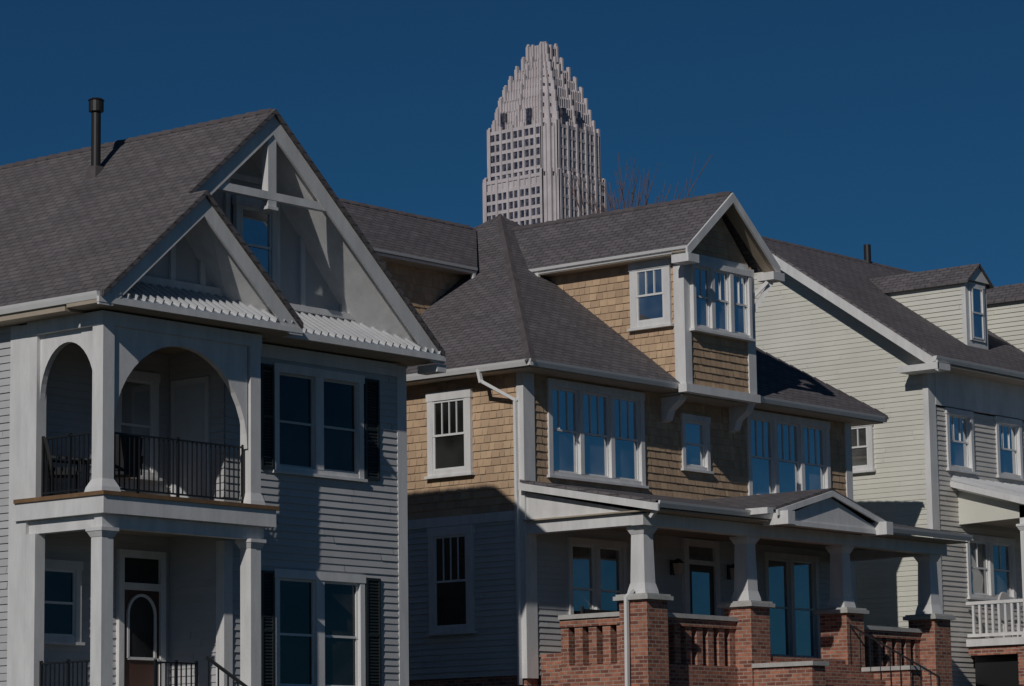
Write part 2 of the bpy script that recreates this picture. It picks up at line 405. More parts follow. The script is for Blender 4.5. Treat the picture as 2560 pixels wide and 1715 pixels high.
# standing seam skirt roofs at the gable feet
def skirt(house, x0, x1, y0, z0, y1, z1, roofz, step=.20, mt=METAL):
    """standing seam strip, cut where it runs into the roof slopes at its ends"""
    m = MB(); n = int((x1-x0)/step); rows = []
    for i in range(n+1):
        x = x0+(x1-x0)*i/n; t = max(.04, min(1, (roofz(x)-.16-z0)/(z1-z0))); rows.append((x, y0+(y1-y0)*t, z0+(z1-z0)*t))
    for (xa, ya, za), (xb, yb, zb) in zip(rows, rows[1:]): m.prism([(xa, y0, z0), (xb, y0, z0), (xb, yb, zb), (xa, ya, za)], (0, 0, -.05))
    for x, y, z in rows: m.bar((x, y0-.01, z0+.03), (x, y, z+.035), .035, .09)
    return m.build('metal_roof', mt, house)
skirt(A, 35.05, 39.98, YG-.02, 10.36, 38.62, 10.86, lambda x: EZ+SL*(2.5-abs(x-37.5)))
skirt(A, 40.02, 44.5, YF-.06, 10.36, YQ+.02, 10.93, rz)
# flat soffits and fascia under the skirts
m = MB(); m.box((34.98, YG+.02, 10.22), (40.0, 38.62, 10.29)); m.box((40.0, YF+.02, 10.22), (44.6, YQ+.0, 10.29)); m.build('soffit', SOFF, A)
m = MB(); m.box((34.95, YG-.04, 10.23), (40.04, YG+.02, 10.33)); m.build('fascia', WHITE, A)
m = MB(); m.box((40.04, YF-.08, 10.23), (44.64, YF+.02, 10.33)); m.build('fascia', WHITE, A)
m = MB(); m.box((44.45, YF-.02, 10.02), (44.72, YF+.5, 10.17)); m.build('bracket', WHITE, A)
m = MB(); m.box((35.02, 38.7, 10.18), (35.5, 50.2, 10.29)); m.build('soffit', SOFF, A)
gutter(A, (34.92, YG, 10.42), (34.92, 50.3, 10.42), (-1, 0, 0))
m = MB(); m.box((XR, YQ, 10.18), (44.6, 50.2, 10.29)); m.build('soffit', SOFF, A)
gutter(A, (44.7, YF+.05, 10.40), (44.7, 50.3, 10.40), (1, 0, 0))
# king post truss in the gable opening
m = MB(); m.box((39.69, YF+.0, 12.62), (39.91, YF+.16, 14.0)); m.bar((38.05, YF+.06, 12.86), (41.55, YF+.06, 12.86), .13, .15)
m.box((39.66, YF-.02, 12.60), (39.94, YF+.18, 12.66)); m.build('truss', WHITE, A)
# porch frieze beams, arches
def arch(house, P, u0, u1, zs, zc, ztop, d0, d1):
    m = MB(); n = 20; c = (u0+u1)/2; hw = (u1-u0)/2
    pts = [(c+hw*math.cos(math.pi*(1-i/n)), zs+(zc-zs)*math.sin(math.pi*i/n)) for i in range(n+1)]
    for (a, za), (b, zb) in zip(pts, pts[1:]):
        q = [P(a, za, d0), P(b, zb, d0), P(b, ztop, d0), P(a, ztop, d0)]
        m.prism(q, Vector(P(0, 0, d1))-Vector(P(0, 0, d0)))
    return m.build('arch', WHITE, house)
pf = PY(YP); arch(A, pf, 35.76, 39.08, 8.05, 9.76, 9.94, -.17, -.05)
ps = PX(XL); arch(A, ps, 38.50, 39.92, 8.75, 9.74, 9.94, -.17, -.05)
m = MB(); m.box((35.44, YP, 9.94), (39.42, YP+.27, 10.18)); m.box((35.44, YP+.27, 9.94), (35.72, 40.16, 10.18)); m.build('beam', WHITE, A)
m = MB(); m.box((35.72, YP+.27, 10.02), (XI, 40.38, 10.06)); m.build('ceiling', SOFF, A)
m = MB(); m.box((39.42, YW-.03, 9.93), (XR-.24, YW+.01, 10.18)); m.build('frieze_board', WHITE, A)
# deck between the storeys
m = MB(); m.box((35.36, 38.06, 6.95), (39.72, 40.38, 7.02)); m.build('deck', WOOD, A)
m = MB(); m.box((35.40, 38.10, 6.64), (39.68, 38.22, 6.95)); m.box((35.40, 38.22, 6.64), (35.52, 40.40, 6.95)); m.box((39.56, 38.22, 6.64), (39.68, YW, 6.95)); m.build('fascia', WHITE, A)
m = MB(); m.box((35.50, 38.24, 6.40), (39.5, 38.44, 6.64)); m.box((35.54, 38.44, 6.40), (35.74, 40.16, 6.64)); m.build('beam', WHITE, A)
m = MB(); m.box((35.74, 38.44, 6.56), (XI, 40.38, 6.60)); m.build('ceiling', SOFF, A)
# porch floor
m = MB(); m.box((35.36, 38.0, 2.3), (39.6, 40.38, 3.28)); m.build('porch_floor', CONC, A)
# columns, both storeys
for z0, z1 in ((7.02, 9.94), (3.28, 6.40)):
    lo = z0 < 5
    column(A, 35.46, YP, 35.73, YP+.27, z0, z1, basef=.09 if not lo else .07, cap=lo)
    column(A, 39.12, YP, 39.38, YP+.27, z0, z1, basef=.06, cap=lo)
    m = MB(); m.box((35.47, 39.92, z0), (35.70, 40.16, z1)); m.build('column', WHITE, A)
# doors and windows of the porch
window(A, bk, 35.85, 36.92, 4.55, 6.0, trim=.13, glass=GLASSD)
dr = MB(); pbox(dr, bk, 37.85, 37.98, 3.28, 6.28, .012, .10); pbox(dr, bk, 38.90, 39.03, 3.28, 6.28, .012, .10)
pbox(dr, bk, 37.98, 38.90, 6.14, 6.28, .012, .10); pbox(dr, bk, 37.98, 38.90, 5.55, 5.68, .012, .09); DA = dr.build('door', WHITE, A)
m = MB(); pbox(m, bk, 37.98, 38.90, 3.30, 5.55, .012, .045); m.build('door_leaf', DOORM, DA)
m = MB(); pbox(m, bk, 37.98, 38.90, 5.68, 6.14, .012, .03); m.build('transom', GLASSD, DA)
m = MB(); n = 14; u0, u1, z0, zs = 38.10, 38.78, 4.30, 5.10
pts = [(u0, z0), (u1, z0)]+[((u0+u1)/2+(u1-u0)/2*math.cos(math.pi*i/n), zs+.36*math.sin(math.pi*i/n)) for i in range(n+1)]
m.prism([bk(u, z, .047) for u, z in pts], (0, -.01, 0)); m.build('glass', GLASSD, DA)
m = MB(); q = pts+[pts[0]]
for a, b in zip(q, q[1:]): m.bar(bk(a[0], a[1], .06), bk(b[0], b[1], .06), .05, .05)
m.build('glazing_bead', WHITE, DA)
m = MB(); m.tube(bk(38.84, 4.28, .05), bk(38.84, 4.28, .12), .03); m.build('handle', STONE, DA)
window(A, bk, 37.72, 38.82, 7.65, 9.6, trim=.13)
dr = MB(); pbox(dr, inn, 39.32, 40.30, 7.03, 9.5, .012, .06); DU = dr.build('door', WHITE, A)
m = MB(); pbox(m, inn, 39.42, 40.20, 7.05, 9.38, .062, .075); m.build('door_leaf', DOORG, DU)
# front windows and shutters
for u0, u1, z0, z1 in WA:
    window(A, fr, u0, u1, z0, z1, cols=2, trim=.13, mull=.22, depth=.05, deep=.07, muntin=0, glass=GLASSD, sashm=SIDB if z0 > 6 else WHITE2, mid=.48)
    shutter(A, fr, 40.12, 40.46, z0, z1-.05); shutter(A, fr, 43.01, 43.42, z0, z1-.05)
# railings
iron_rail(A, (35.78, 38.36, 0), (39.08, 38.36, 0), 7.02, 8.1); iron_rail(A, (35.62, 38.5, 0), (35.62, 39.9, 0), 7.02, 8.1)
iron_rail(A, (36.9, 38.36, 0), (37.9, 38.36, 0), 3.28, 4.14); iron_rail(A, (35.62, 38.5, 0), (35.62, 39.9, 0), 3.28, 4.14)
# steps and sloping handrail
m = MB()
for i in range(6): m.box((37.9, 38.0-.28*(i+1), 2.0), (39.1, 38.0-.28*i, 3.12-.17*i))
m.build('steps', CONC, A)
m = MB(); m.bar((37.9, 38.1, 4.22), (37.9, 36.3, 3.2), .05, .05)
for i in range(8): m.bar((37.9, 38.05-.24*i, 3.1-.14*i), (37.9, 38.05-.24*i, 4.2-.137*i), .022, .022)
m.build('handrail', IRON, A)
# flue pipe
m = MB(); m.tube((38.83, 42.07, 13.55), (38.83, 42.07, 14.98), .092, n=16); VP = m.build('vent_pipe', PIPE, A, True)
m = MB(); m.tube((38.83, 42.07, 14.90), (38.83, 42.07, 15.12), .145, n=16); m.tube((38.83, 42.07, 15.12), (38.83, 42.07, 15.16), .165, .11, n=16); m.build('vent_cap', PIPE, VP)
m = MB(); m.frustum((38.66, 41.9, 39.0, 42.24), 13.5, (38.73, 41.97, 38.93, 42.17), 13.82); m.build('flashing', CAPM, VP)

# ---- furniture on the upper porch
def chair(name, label, x, y, z, rot, group):
    sv = MODEL[:]; MODEL[:] = [1.0, Vector((0, 0, 0))]; t = thing(name, label, 'chair', (0, 0, 0), group)
    m = MB(); m.box((-.25, -.25, .40), (.25, .25, .46)); m.build('seat', WICK, t)
    m = MB(); m.prism([(-.25, .20, .46), (.25, .20, .46), (.29, .32, 1.0), (.0, .35, 1.08), (-.29, .32, 1.0)], (0, .05, .01)); m.build('backrest', WICK, t)
    for sx in (-1, 1):
        m = MB(); m.bar((sx*.28, -.25, .66), (sx*.28, .25, .70), .05, .04); m.bar((sx*.28, -.24, .44), (sx*.28, -.24, .66), .03, .03); m.build('armrest', WICK, t)
        for sy in (-1, 1):
            m = MB(); m.bar((sx*.22, sy*.22, 0), (sx*.22, sy*.22, .40), .04, .04); m.build('leg', IRON, t)
    m = MB(); m.box((-.22, -.22, .46), (.22, .2, .53)); m.build('cushion', WICK, t)
    MODEL[:] = sv; t.location = world((x, y, z)); t.rotation_euler.z = rot; return t
c1 = chair('porch_chair', 'black wicker armchair on the upper arched porch, close behind the corner column', 36.75, 39.0, 7.02, 2.4, 'wicker armchairs on the upper porch')
c2 = copy_tree(c1); c2.location = world((36.0, 39.75, 7.02)); c2.rotation_euler.z = .9
c2['label'] = 'black wicker armchair seen through the narrow side arch of the upper porch'
t = thing('bistro_table', 'small round black metal table between the wicker chairs on the upper porch', 'table', (36.5, 39.7, 7.02))
m = MB(); m.tube((36.5, 39.7, 7.72), (36.5, 39.7, 7.75), .34, n=24); m.build('tabletop', IRON, t)
m = MB(); m.tube((36.5, 39.7, 7.04), (36.5, 39.7, 7.72), .03); m.build('pedestal', IRON, t)
m = MB()
for k in range(3):
    a = k*2.094; m.bar((36.5, 39.7, 7.16), (36.5+.28*math.cos(a), 39.7+.28*math.sin(a), 7.035), .03, .03)
m.build('foot', IRON, t)

# ================================================================== HOUSE B  (shingled foursquare with brick porch)
MODEL[:] = [1.0, Vector((0, 0, 0))]
B = thing('shingled_house', 'tan shingled house with hipped gray roof, white bay dormer and red brick front porch', 'house', (54.2, 38.5, 3.0))
X0, X1, Y0, Y1 = 48.0, 60.35, 39.0, 50.4
bf = PY(Y0); bs = PX(X0)
m = MB(); m.box((X0+.0, Y0+.0, 4.17), (X0+.16, Y1, 10.5)); m.box((X0+.16, Y0+.26, 4.17), (X1, Y0+.42, 10.5)); m.box((X1-.16, Y0+.42, 4.17), (X1, Y1, 10.5)); m.box((X0+.16, Y1-.16, 4.17), (X1-.16, Y1, 10.5)); m.build('wall', SIDB, B)
m = MB(); laps(m, bs, rect(Y0+.02, Y1, 7.56, 10.5), .165, .022, pieces=.19); m.build('shingle_wall', SHIN, B)
WB = ((48.78, 52.12, 8.34, 10.38), (53.52, 54.56, 8.84, 10.06), (56.05, 59.42, 8.34, 10.38), (49.4, 51.38, 5.0, 7.08), (56.62, 58.78, 4.72, 7.16))
m = MB(); laps(m, bf, rect(X0+.3, X1-.2, 8.0, 10.5), .165, .022, pieces=.19, holes=[hole(w) for w in WB]); m.build('shingle_wall', SHIN, B)
m = MB(); laps(m, bs, rect(Y0+.1, Y1, 4.17, 7.36), .125, pieces=3.4); m.build('siding', SIDB, B)
m = MB(); laps(m, bf, rect(X0+.3, X1-.2, 4.17, 8.0), .125, pieces=3.4, holes=[hole(w) for w in WB]); m.build('siding', SIDB, B)
m = MB(); m.box((X0+.03, Y0+.03, 2.6), (X1-.03, Y1-.03, 4.17)); m.build('foundation', BRICK, B)
m = MB(); pbox(m, bs, Y0+.1, Y1, 7.36, 7.56, .0, .05); m.build('band_board', WHITE, B)
m = MB(); m.box((X0-.045, Y0-.045, 4.1), (X0+.32, Y0+.14, 10.5)); m.box((X0+.17, Y0+.14, 4.1), (X0+.32, Y0+.30, 10.5)); m.build('corner_board', WHITE, B)
m = MB(); m.box((X1-.22, Y0-.045, 4.1), (X1+.04, Y0+.30, 10.5)); m.build('corner_board', WHITE, B)
# hipped roof
EX0, EX1, EY0, EY1, BE = 47.42, 61.02, 38.32, 51.0, 10.60
AP = (54.22, 44.67, 15.38)
c = [(EX0, EY0, BE), (EX1, EY0, BE), (EX1, EY1, BE), (EX0, EY1, BE)]
for i in range(4): roof_plane(B, [c[i], c[(i+1) % 4], AP], ROOFB, .06)
for i in range(4): ridge_caps(B, c[i], AP)
m = MB(); m.box((EX0+.08, EY0+.08, 10.43), (EX1-.08, Y0, 10.48)); m.box((EX0+.08, Y0, 10.43), (X0, EY1-.08, 10.48)); m.box((X1, Y0, 10.43), (EX1-.08, EY1-.08, 10.48)); m.build('soffit', SOFF, B)
gutter(B, (EX0-.02, EY0, BE-.01), (EX0-.02, EY1, BE-.01), (-1, 0, 0)); gutter(B, (EX0, EY0-.02, BE-.01), (52.80, EY0-.02, BE-.01), (0, -1, 0)); gutter(B, (55.50, EY0-.02, BE-.01), (EX1, EY0-.02, BE-.01), (0, -1, 0))
pipe_run(B, [(47.47, 39.75, 10.48), (47.48, 39.7, 10.26), (47.92, 39.14, 9.85), (47.92, 39.12, 4.0)])
# side dormer facing left
ry, he, dz0, dz1 = 44.9, 1.86, 13.56, 15.02
DL = MB(); dp = PY(43.5); w = [(48.5, 11.1), (52.2, 11.1), (52.2, 13.5), (48.5, 13.5)]
core(DL, dp, [(48.6, 11.25), (51.9, 13.5), (48.6, 13.5)], .12); laps(DL, dp, [(48.6, 11.22), (51.95, 13.5), (48.6, 13.5)], .165, .022, pieces=.19)
DL.prism([(48.6, 43.5, 11.2), (48.6, 46.3, 11.2), (48.6, 46.3, 13.5), (48.6, 44.9, 14.7), (48.6, 43.5, 13.5)], (.12, 0, 0)); DLo = DL.build('dormer', SHIN, B)
m = MB()
m.prism([(47.7, ry, dz1), (53.6, ry, dz1), (51.4, ry-he, dz0), (47.7, ry-he, dz0)], (0, 0, -.09)); m.prism([(47.7, ry, dz1), (53.6, ry, dz1), (51.4, ry+he, dz0), (47.7, ry+he, dz0)], (0, 0, -.09))
m.build('dormer_roof', ROOFB, DLo)
ridge_caps(B, (47.7, ry, dz1), (53.3, ry, dz1))
gutter(B, (47.7, ry-he-.02, dz0), (51.4, ry-he-.02, dz0), (0, -1, 0), DLo)
m = MB(); m.box((47.8, ry-he+.05, dz0-.14), (51.4, 43.5, dz0-.10)); m.build('soffit', SOFF, DLo)
m = MB(); m.box((51.28, ry-he+.02, 13.0), (51.36, ry-he+.10, 13.46)); m.build('downspout', WHITE2, DLo)
m = MB(); m.box((48.45, 43.44, 11.1), (48.75, 43.6, 13.5)); m.build('corner_board', WHITE, DLo)
# front bay dormer
cx, dh, rz0, rz1 = 54.0, 1.77, 13.53, 14.97; YD = 38.2; XA, XB = 52.65, 55.27
pc = PX(XA); pb = PY(YD)
D = MB(); D.prism([(XA, YD, 10.48), (XA, 39.4, 11.35), (XA, 42.5, 13.47), (XA, YD, 13.47)], (.12, 0, 0)); D.prism([(XB, YD, 10.48), (XB, 39.4, 11.35), (XB, 42.5, 13.47), (XB, YD, 13.47)], (-.12, 0, 0))
D.prism([(XA+.12, YD, 10.45), (XB-.12, YD, 10.45), (XB-.12, YD, 13.5), (cx, YD, 14.62), (XA+.12, YD, 13.5)], (0, .12, 0))
laps(D, pc, [(YD+.05, 10.55), (38.5, 10.66), (42.3, 13.47), (YD+.05, 13.47)], .165, .022, pieces=.19)
laps(D, pb, [(XA+.05, 10.56), (XB-.05, 10.56), (XB-.05, 11.75), (XA+.05, 11.75)], .165, .022, pieces=.19)
laps(D, pb, [(XA+.2, 13.45), (XB-.2, 13.45), (cx, 14.62)], .165, .022, pieces=.19)
Do = D.build('dormer', SHIN, B)
m = MB(); yf = 37.8
m.prism([(cx, yf, rz1), (cx, 44.1, rz1), (cx-dh, 42.25, rz0), (cx-dh, yf, rz0)], (0, 0, -.09)); m.prism([(cx, yf, rz1), (cx, 44.1, rz1), (cx+dh, 42.25, rz0), (cx+dh, yf, rz0)], (0, 0, -.09)); m.build('dormer_roof', ROOFB, Do)
ridge_caps(B, (cx, yf, rz1), (cx, 44.05, rz1))
for sg in (-1, 1):
    m = MB(); m.prism([(cx, yf, rz1-.02), (cx+sg*(dh+.02), yf, rz0-.04), (cx+sg*(dh+.02), yf, rz0-.26), (cx, yf, rz1-.24)], (0, -.05, 0)); m.build('rake_board', WHITE, Do)
    m = MB(); m.prism([(cx, yf, rz1-.10), (cx+sg*dh, yf, rz0-.10), (cx+sg*dh, YD, rz0-.10), (cx, YD, rz1-.10)], (0, 0, -.02)); m.build('soffit', SOFF, Do)
gutter(B, (cx-dh-.02, yf-.02, rz0), (cx-dh-.02, 42.3, rz0), (-1, 0, 0), Do)
m = MB(); m.box((cx-dh+.05, yf+.05, rz0-.15), (XA, 42.2, rz0-.11)); m.build('soffit', SOFF, Do)
m = MB(); m.box((cx-dh+.01, 41.95, 13.1), (cx-dh+.09, 42.03, 13.43)); m.build('downspout', WHITE2, Do)
for a in (XA, XB):   # corner boards
    m = MB(); x0, x1 = (a-.045, a+.2) if a == XA else (a-.24, a+.045); m.box((x0, YD-.045, 10.45), (x1, YD+.24 if a == XA else YD+.1, 13.42)); m.build('corner_board', WHITE, Do)
m = MB(); m.box((XA-.10, YD-.10, 10.38), (XB+.10, YD+.12, 10.56)); m.build('skirt_board', WHITE, Do)
m = MB(); m.box((XA+.12, YD+.12, 10.34), (XB-.12, 39.0, 10.37)); m.build('soffit', SOFF, Do)
m = MB(); m.box((XA+.2, YD-.05, 13.33), (XB-.2, YD+.01, 13.50)); m.build('header_board', WHITE, Do)
m = MB(); m.box((cx-dh-.06, yf-.10, rz0-.36), (cx-dh+.34, yf+.36, rz0-.18)); m.build('bracket', WHITE, Do)
m = MB(); m.box((cx+dh-.34, yf-.10, rz0-.36), (cx+dh+.10, yf+.36, rz0-.18)); m.bar((cx+dh-.15, yf+.1, rz0-.4), (XB, YD+.05, rz0-1.15), .10, .10); m.bar((cx+dh-.3, yf+.1, rz0-.4), (XB+.02, YD+.0, rz0-.75), .08, .08); m.build('bracket', WHITE, Do)
window(B, pb, XA+.18, XB-.20, 11.80, 13.34, cols=3, trim=.10, mull=.13, depth=.14, muntin=1)
window(B, pc, 38.51, 39.61, 11.92, 13.42, trim=.17, depth=.09, muntin=2)
for xx in (52.92, 55.5):   # brackets below the bay
    m = MB(); m.prism([(xx-.12, 39.0, 10.42), (xx-.12, 38.42, 10.42), (xx-.12, 38.5, 10.25), (xx-.12, 38.78, 10.05), (xx-.12, 38.86, 9.85), (xx-.12, 39.0, 9.80)], (.24, 0, 0)); m.build('bracket', WHITE, B)
# windows
window(B, bf, *WB[0], cols=3, trim=.13, mull=.13, depth=.06, deep=.06, muntin=2)
window(B, bf, *WB[1], trim=.11, depth=.06, deep=.06)
window(B, bf, *WB[2], cols=3, trim=.13, mull=.13, depth=.06, deep=.06, muntin=2)
window(B, bs, 40.36, 41.56, 8.44, 10.22, trim=.15, depth=.10, muntin=3, glass=GLASSD)
window(B, bs, 40.36, 41.56, 5.13, 7.34, trim=.15, depth=.10, muntin=3, glass=GLASSD)
window(B, bf, *WB[3], glass=GLASSP, cols=2, trim=.11, mull=.14, depth=.06, deep=.06)
window(B, bf, *WB[4], glass=GLASSP, cols=2, trim=.11, mull=.14, depth=.06, deep=.06)
d_ = MB(); pbox(d_, bf, 53.42, 53.60, 4.6, 7.28, .01, .10); pbox(d_, bf, 54.58, 54.76, 4.6, 7.28, .01, .10); pbox(d_, bf, 53.60, 54.58, 7.12, 7.28, .01, .10); pbox(d_, bf, 53.60, 54.58, 6.72, 6.82, .01, .09); DB = d_.build('door', WHITE, B)
m = MB(); pbox(m, bf, 53.60, 54.58, 4.62, 6.72, .01, .05); m.build('door_leaf', DOORM, DB)
m = MB(); pbox(m, bf, 53.74, 54.40, 4.9, 6.56, .052, .06); m.build('glass', GLASSP, DB)
m = MB(); pbox(m, bf, 53.60, 54.58, 6.82, 7.12, .01, .04); m.build('transom', GLASSP, DB)
m = MB(); m.tube(bf(54.5, 5.6, .05), bf(54.5, 5.6, .12), .03); m.build('handle', STONE, DB)
for xx in (53.05, 55.2):
    l = MB(); pbox(l, bf, xx-.07, xx+.07, 6.45, 6.78, .03, .06); l.bar(bf(xx, 6.72, .05), bf(xx, 6.76, .22), .03, .03); l.frustum((xx-.1, 38.70, xx+.1, 38.90), 6.70, (xx-.03, 38.77, xx+.03, 38.83), 6.80); lo = l.build('lantern', IRON, B)
    l = MB(); l.frustum((xx-.06, 38.74, xx+.06, 38.86), 6.46, (xx-.085, 38.715, xx+.085, 38.885), 6.70); l.build('lantern_glass', LAMPG, lo)
# porch: roof, pediment, beams, ceiling
PE, PZ, RX0, RX1 = 35.45, 7.50, 47.85, 59.85
roof_plane(B, [(RX0, PE, PZ), (RX1, PE, PZ), (RX1, Y0, 8.18), (RX0, Y0, 8.18)], ROOFB, .06, 'porch_roof')
m = MB(); m.prism([(RX0, Y0, 8.11), (RX0, PE-.02, PZ-.07), (RX0, PE-.02, PZ-.22), (RX0, Y0, 7.96)], (-.05, 0, 0)); m.build('rake_board', WHITE, B)
m = MB(); m.prism([(X0, Y0-.05, 7.92), (X0, 35.95, 7.30), (X0, 35.95, 7.28), (X0, Y0-.05, 7.28)], (.10, 0, 0)); m.build('porch_gable', WHITE, B)
gutter(B, (RX0, PE-.05, PZ-.01), (51.8, PE-.05, PZ-.01), (0, -1, 0)); gutter(B, (55.9, PE-.05, PZ-.01), (RX1, PE-.05, PZ-.01), (0, -1, 0))
m = MB(); m.box((X0, 35.95, 7.05), (59.6, 36.25, 7.30)); m.box((X0, 36.25, 7.06), (X0+.28, Y0-.05, 7.28)); m.box((59.3, 36.25, 7.06), (59.58, Y0-.05, 7.28)); m.build('beam', WHITE, B)
m = MB(); m.box((RX0+.05, PE+.06, 7.31), (RX1-.05, Y0-.05, 7.34)); m.build('ceiling', SOFF, B)
pcx, phw, py0 = 53.84, 2.12, 35.28
for sg in (-1, 1):
    r = MB(); r.prism([(pcx, py0, 8.14), (pcx+sg*phw, py0, 7.60), (pcx+sg*phw, 36.0, 7.60), (pcx, 38.7, 8.14)], (0, 0, -.06)); r.build('porch_roof', ROOFB, B)
    m = MB(); m.prism([(pcx, py0, 8.08), (pcx+sg*phw, py0, 7.54), (pcx+sg*phw, py0, 7.42), (pcx, py0, 7.96)], (0, -.05, 0)); m.build('rake_board', WHITE, B)
    m = MB(); a = pcx+sg*(phw-.22); m.box((a-.13, py0-.24, 7.24), (a+.13, py0+.40, 7.52)); m.build('eave_return', WHITE, B)
m = MB(); m.prism([(pcx-1.95, py0+.06, 7.36), (pcx+1.95, py0+.06, 7.36), (pcx, py0+.06, 7.96)], (0, .08, 0)); PDo = m.build('pediment', WHITE, B)
m = MB(); m.box((pcx-2.0, py0+.03, 7.26), (pcx+2.0, py0+.2, 7.36)); m.build('trim_board', WHITE, PDo)
m = MB(); m.box((51.0, PE-.45, 7.40), (51.22, PE+.1, 7.53)); m.build('eave_return', WHITE, B)
# brick piers with stone caps, tapered columns
PXS = (48.0, 51.6, 55.23, 58.86)
for x in PXS:
    m = MB(); m.box((x, 35.9, 2.6), (x+.69, 36.59, 5.56)); po = m.build('pier', BRICK, B)
    m = MB(); m.box((x-.09, 35.81, 5.56), (x+.78, 36.68, 5.64)); m.box((x-.05, 35.85, 5.64), (x+.74, 36.64, 5.68)); m.build('pier_cap', STONE, po)
    column(B, x+.165, 36.065, x+.525, 36.425, 5.68, 7.05, taper=.025, basef=.05)
# brick balustrades
def balustrade(house, P, u0, u1, zb=2.6):
    m = MB(); pbox(m, P, u0, u1, zb, 4.32, -.28, 0); pbox(m, P, u0, u1, 5.10, 5.26, -.28, 0); bo = m.build('balustrade', BRICK, house)
    n = max(2, round((u1-u0)/.42)); w = .20
    for i in range(n+1):
        u = u0+(u1-u0-w)*i/n; b = MB(); pbox(b, P, u, u+w, 4.32, 5.10, -.24, -.04); b.build('baluster', BRICK, bo)
    b = MB(); pbox(b, P, u0-.03 if P is not bl_front else u0, u1, 5.26, 5.35, -.33, .05); b.build('coping', STONE, bo)
bl_front = PY(36.27)
balustrade(B, bl_front, 48.69, 51.6); balustrade(B, bl_front, 55.92, 58.86)
balustrade(B, PX(48.12), 36.59, 38.22)
m = MB(); m.box((48.4, 36.56, 2.6), (59.3, 38.95, 4.60)); m.box((52.3, 35.95, 2.6), (55.2, 36.56, 4.55)); m.build('porch_floor', BRICK, B)
# stoop: cheek walls and steps
for xa, xb in ((51.66, 52.14), (55.42, 55.9)):
    m = MB(); m.box((xa, 34.45, 2.2), (xb, 35.9, 4.28)); co = m.build('cheek_wall', BRICK, B)
    m = MB(); m.box((xa-.06, 34.39, 4.28), (xb+.06, 35.9, 4.37)); m.build('coping', STONE, co)
m = MB()
for i in range(8): m.box((52.14, 35.95-.29*(i+1), 2.0), (55.42, 35.95-.29*i, 4.42-.17*i))
m.build('steps', BRICK, B)
for xx in (55.36,):
    m = MB(); m.bar((xx, 36.0, 5.35), (xx, 33.7, 4.1), .035, .035); m.bar((xx, 33.7, 4.1), (xx, 33.7, 2.6), .035, .035)
    for i in range(9): m.bar((xx, 35.9-.25*i, 4.2-.14*i), (xx, 35.9-.25*i, 5.3-.136*i), .016, .016)
    m.build('handrail', IRON, B)
m = MB(); m.bar((56.4, 35.4, 4.75), (58.9, 35.4, 4.75), .05, .05)
pipe_run(B, [(47.95, 35.55, 7.36), (47.95, 35.7, 7.2)]); pipe_run(B, [(48.05, 36.3, 5.75), (47.9, 36.33, 5.60), (47.88, 36.34, 2.9)])
# chair on the porch
t = thing('porch_bench', 'dark slatted bench under the window on the brick porch', 'bench', (50.3, 38.5, 4.6))
m = MB()
for k in range(4): m.box((49.55, 38.25+.12*k, 5.03), (51.05, 38.35+.12*k, 5.06))
m.build('seat', WICK, t)
m = MB()
for k in range(3): m.box((49.55, 38.76, 5.2+.14*k), (51.05, 38.79, 5.29+.14*k))
m.build('backrest', WICK, t)
for x in (49.58, 51.0):
    for y in (38.28, 38.77):
        m = MB(); m.bar((x, y, 4.6), (x, y, 5.03 if y < 38.5 else 5.62), .05, .05); m.build('leg', WICK, t)

# ================================================================== HOUSE C  (cream house, right edge)
H = thing('cream_house', 'cream clapboard house with side gable, narrow roof dormers and white railed porch at the right', 'house', (66, 38.5, 3.5))
CX, CY, CR = 64.0, 39.0, 77.0
cs = PX(CX); cf = PY(CY)
cz = lambda y: 12.34+.677*(min(y, 88-y)-38.4)
m = MB(); poly = [(CY, 3.0), (49.0, 3.0), (49.0, cz(49.0)-.1), (44.0, cz(44)-.1), (CY, cz(CY)-.1)]
core(m, cs, poly); laps(m, cs, poly, .125, .014, pieces=3.4); m.build('wall', SIDC, H)
WC = [(x, x+1.28, 9.68, 11.22) for x in (64.78, 67.22, 69.66)]+[(65.55, 67.9, 6.5, 8.08), (70.2, 72.4, 6.5, 8.08)]
m = MB(); core(m, PY(CY+.26), rect(CX+.16, CR, 3.0, 12.5)); laps(m, cf, rect(CX+.3, CR, 3.0, 11.2), .125, pieces=3.4, holes=[hole(w) for w in WC]); m.build('wall', SIDT, H)
m = MB(); m.box((CX+.16, 48.84, 3.0), (CR, 49.0, 12.4)); m.prism([(CR, CY+.42, 3), (CR, 48.84, 3), (CR, 48.84, 12.4), (CR, 44, 15.9), (CR, CY+.42, 12.4)], (-.16, 0, 0)); m.build('wall', SIDC, H)
m = MB(); m.box((CX-.04, CY-.04, 3.0), (CX+.30, CY+.12, 12.3)); m.box((CX+.17, CY+.12, 3.0), (CX+.30, CY+.28, 12.3)); m.build('corner_board', WHITE, H)
m = MB(); pbox(m, cf, CX+.3, CR, 11.25, 12.2, .0, .05); m.build('frieze_board', WHITE, H)
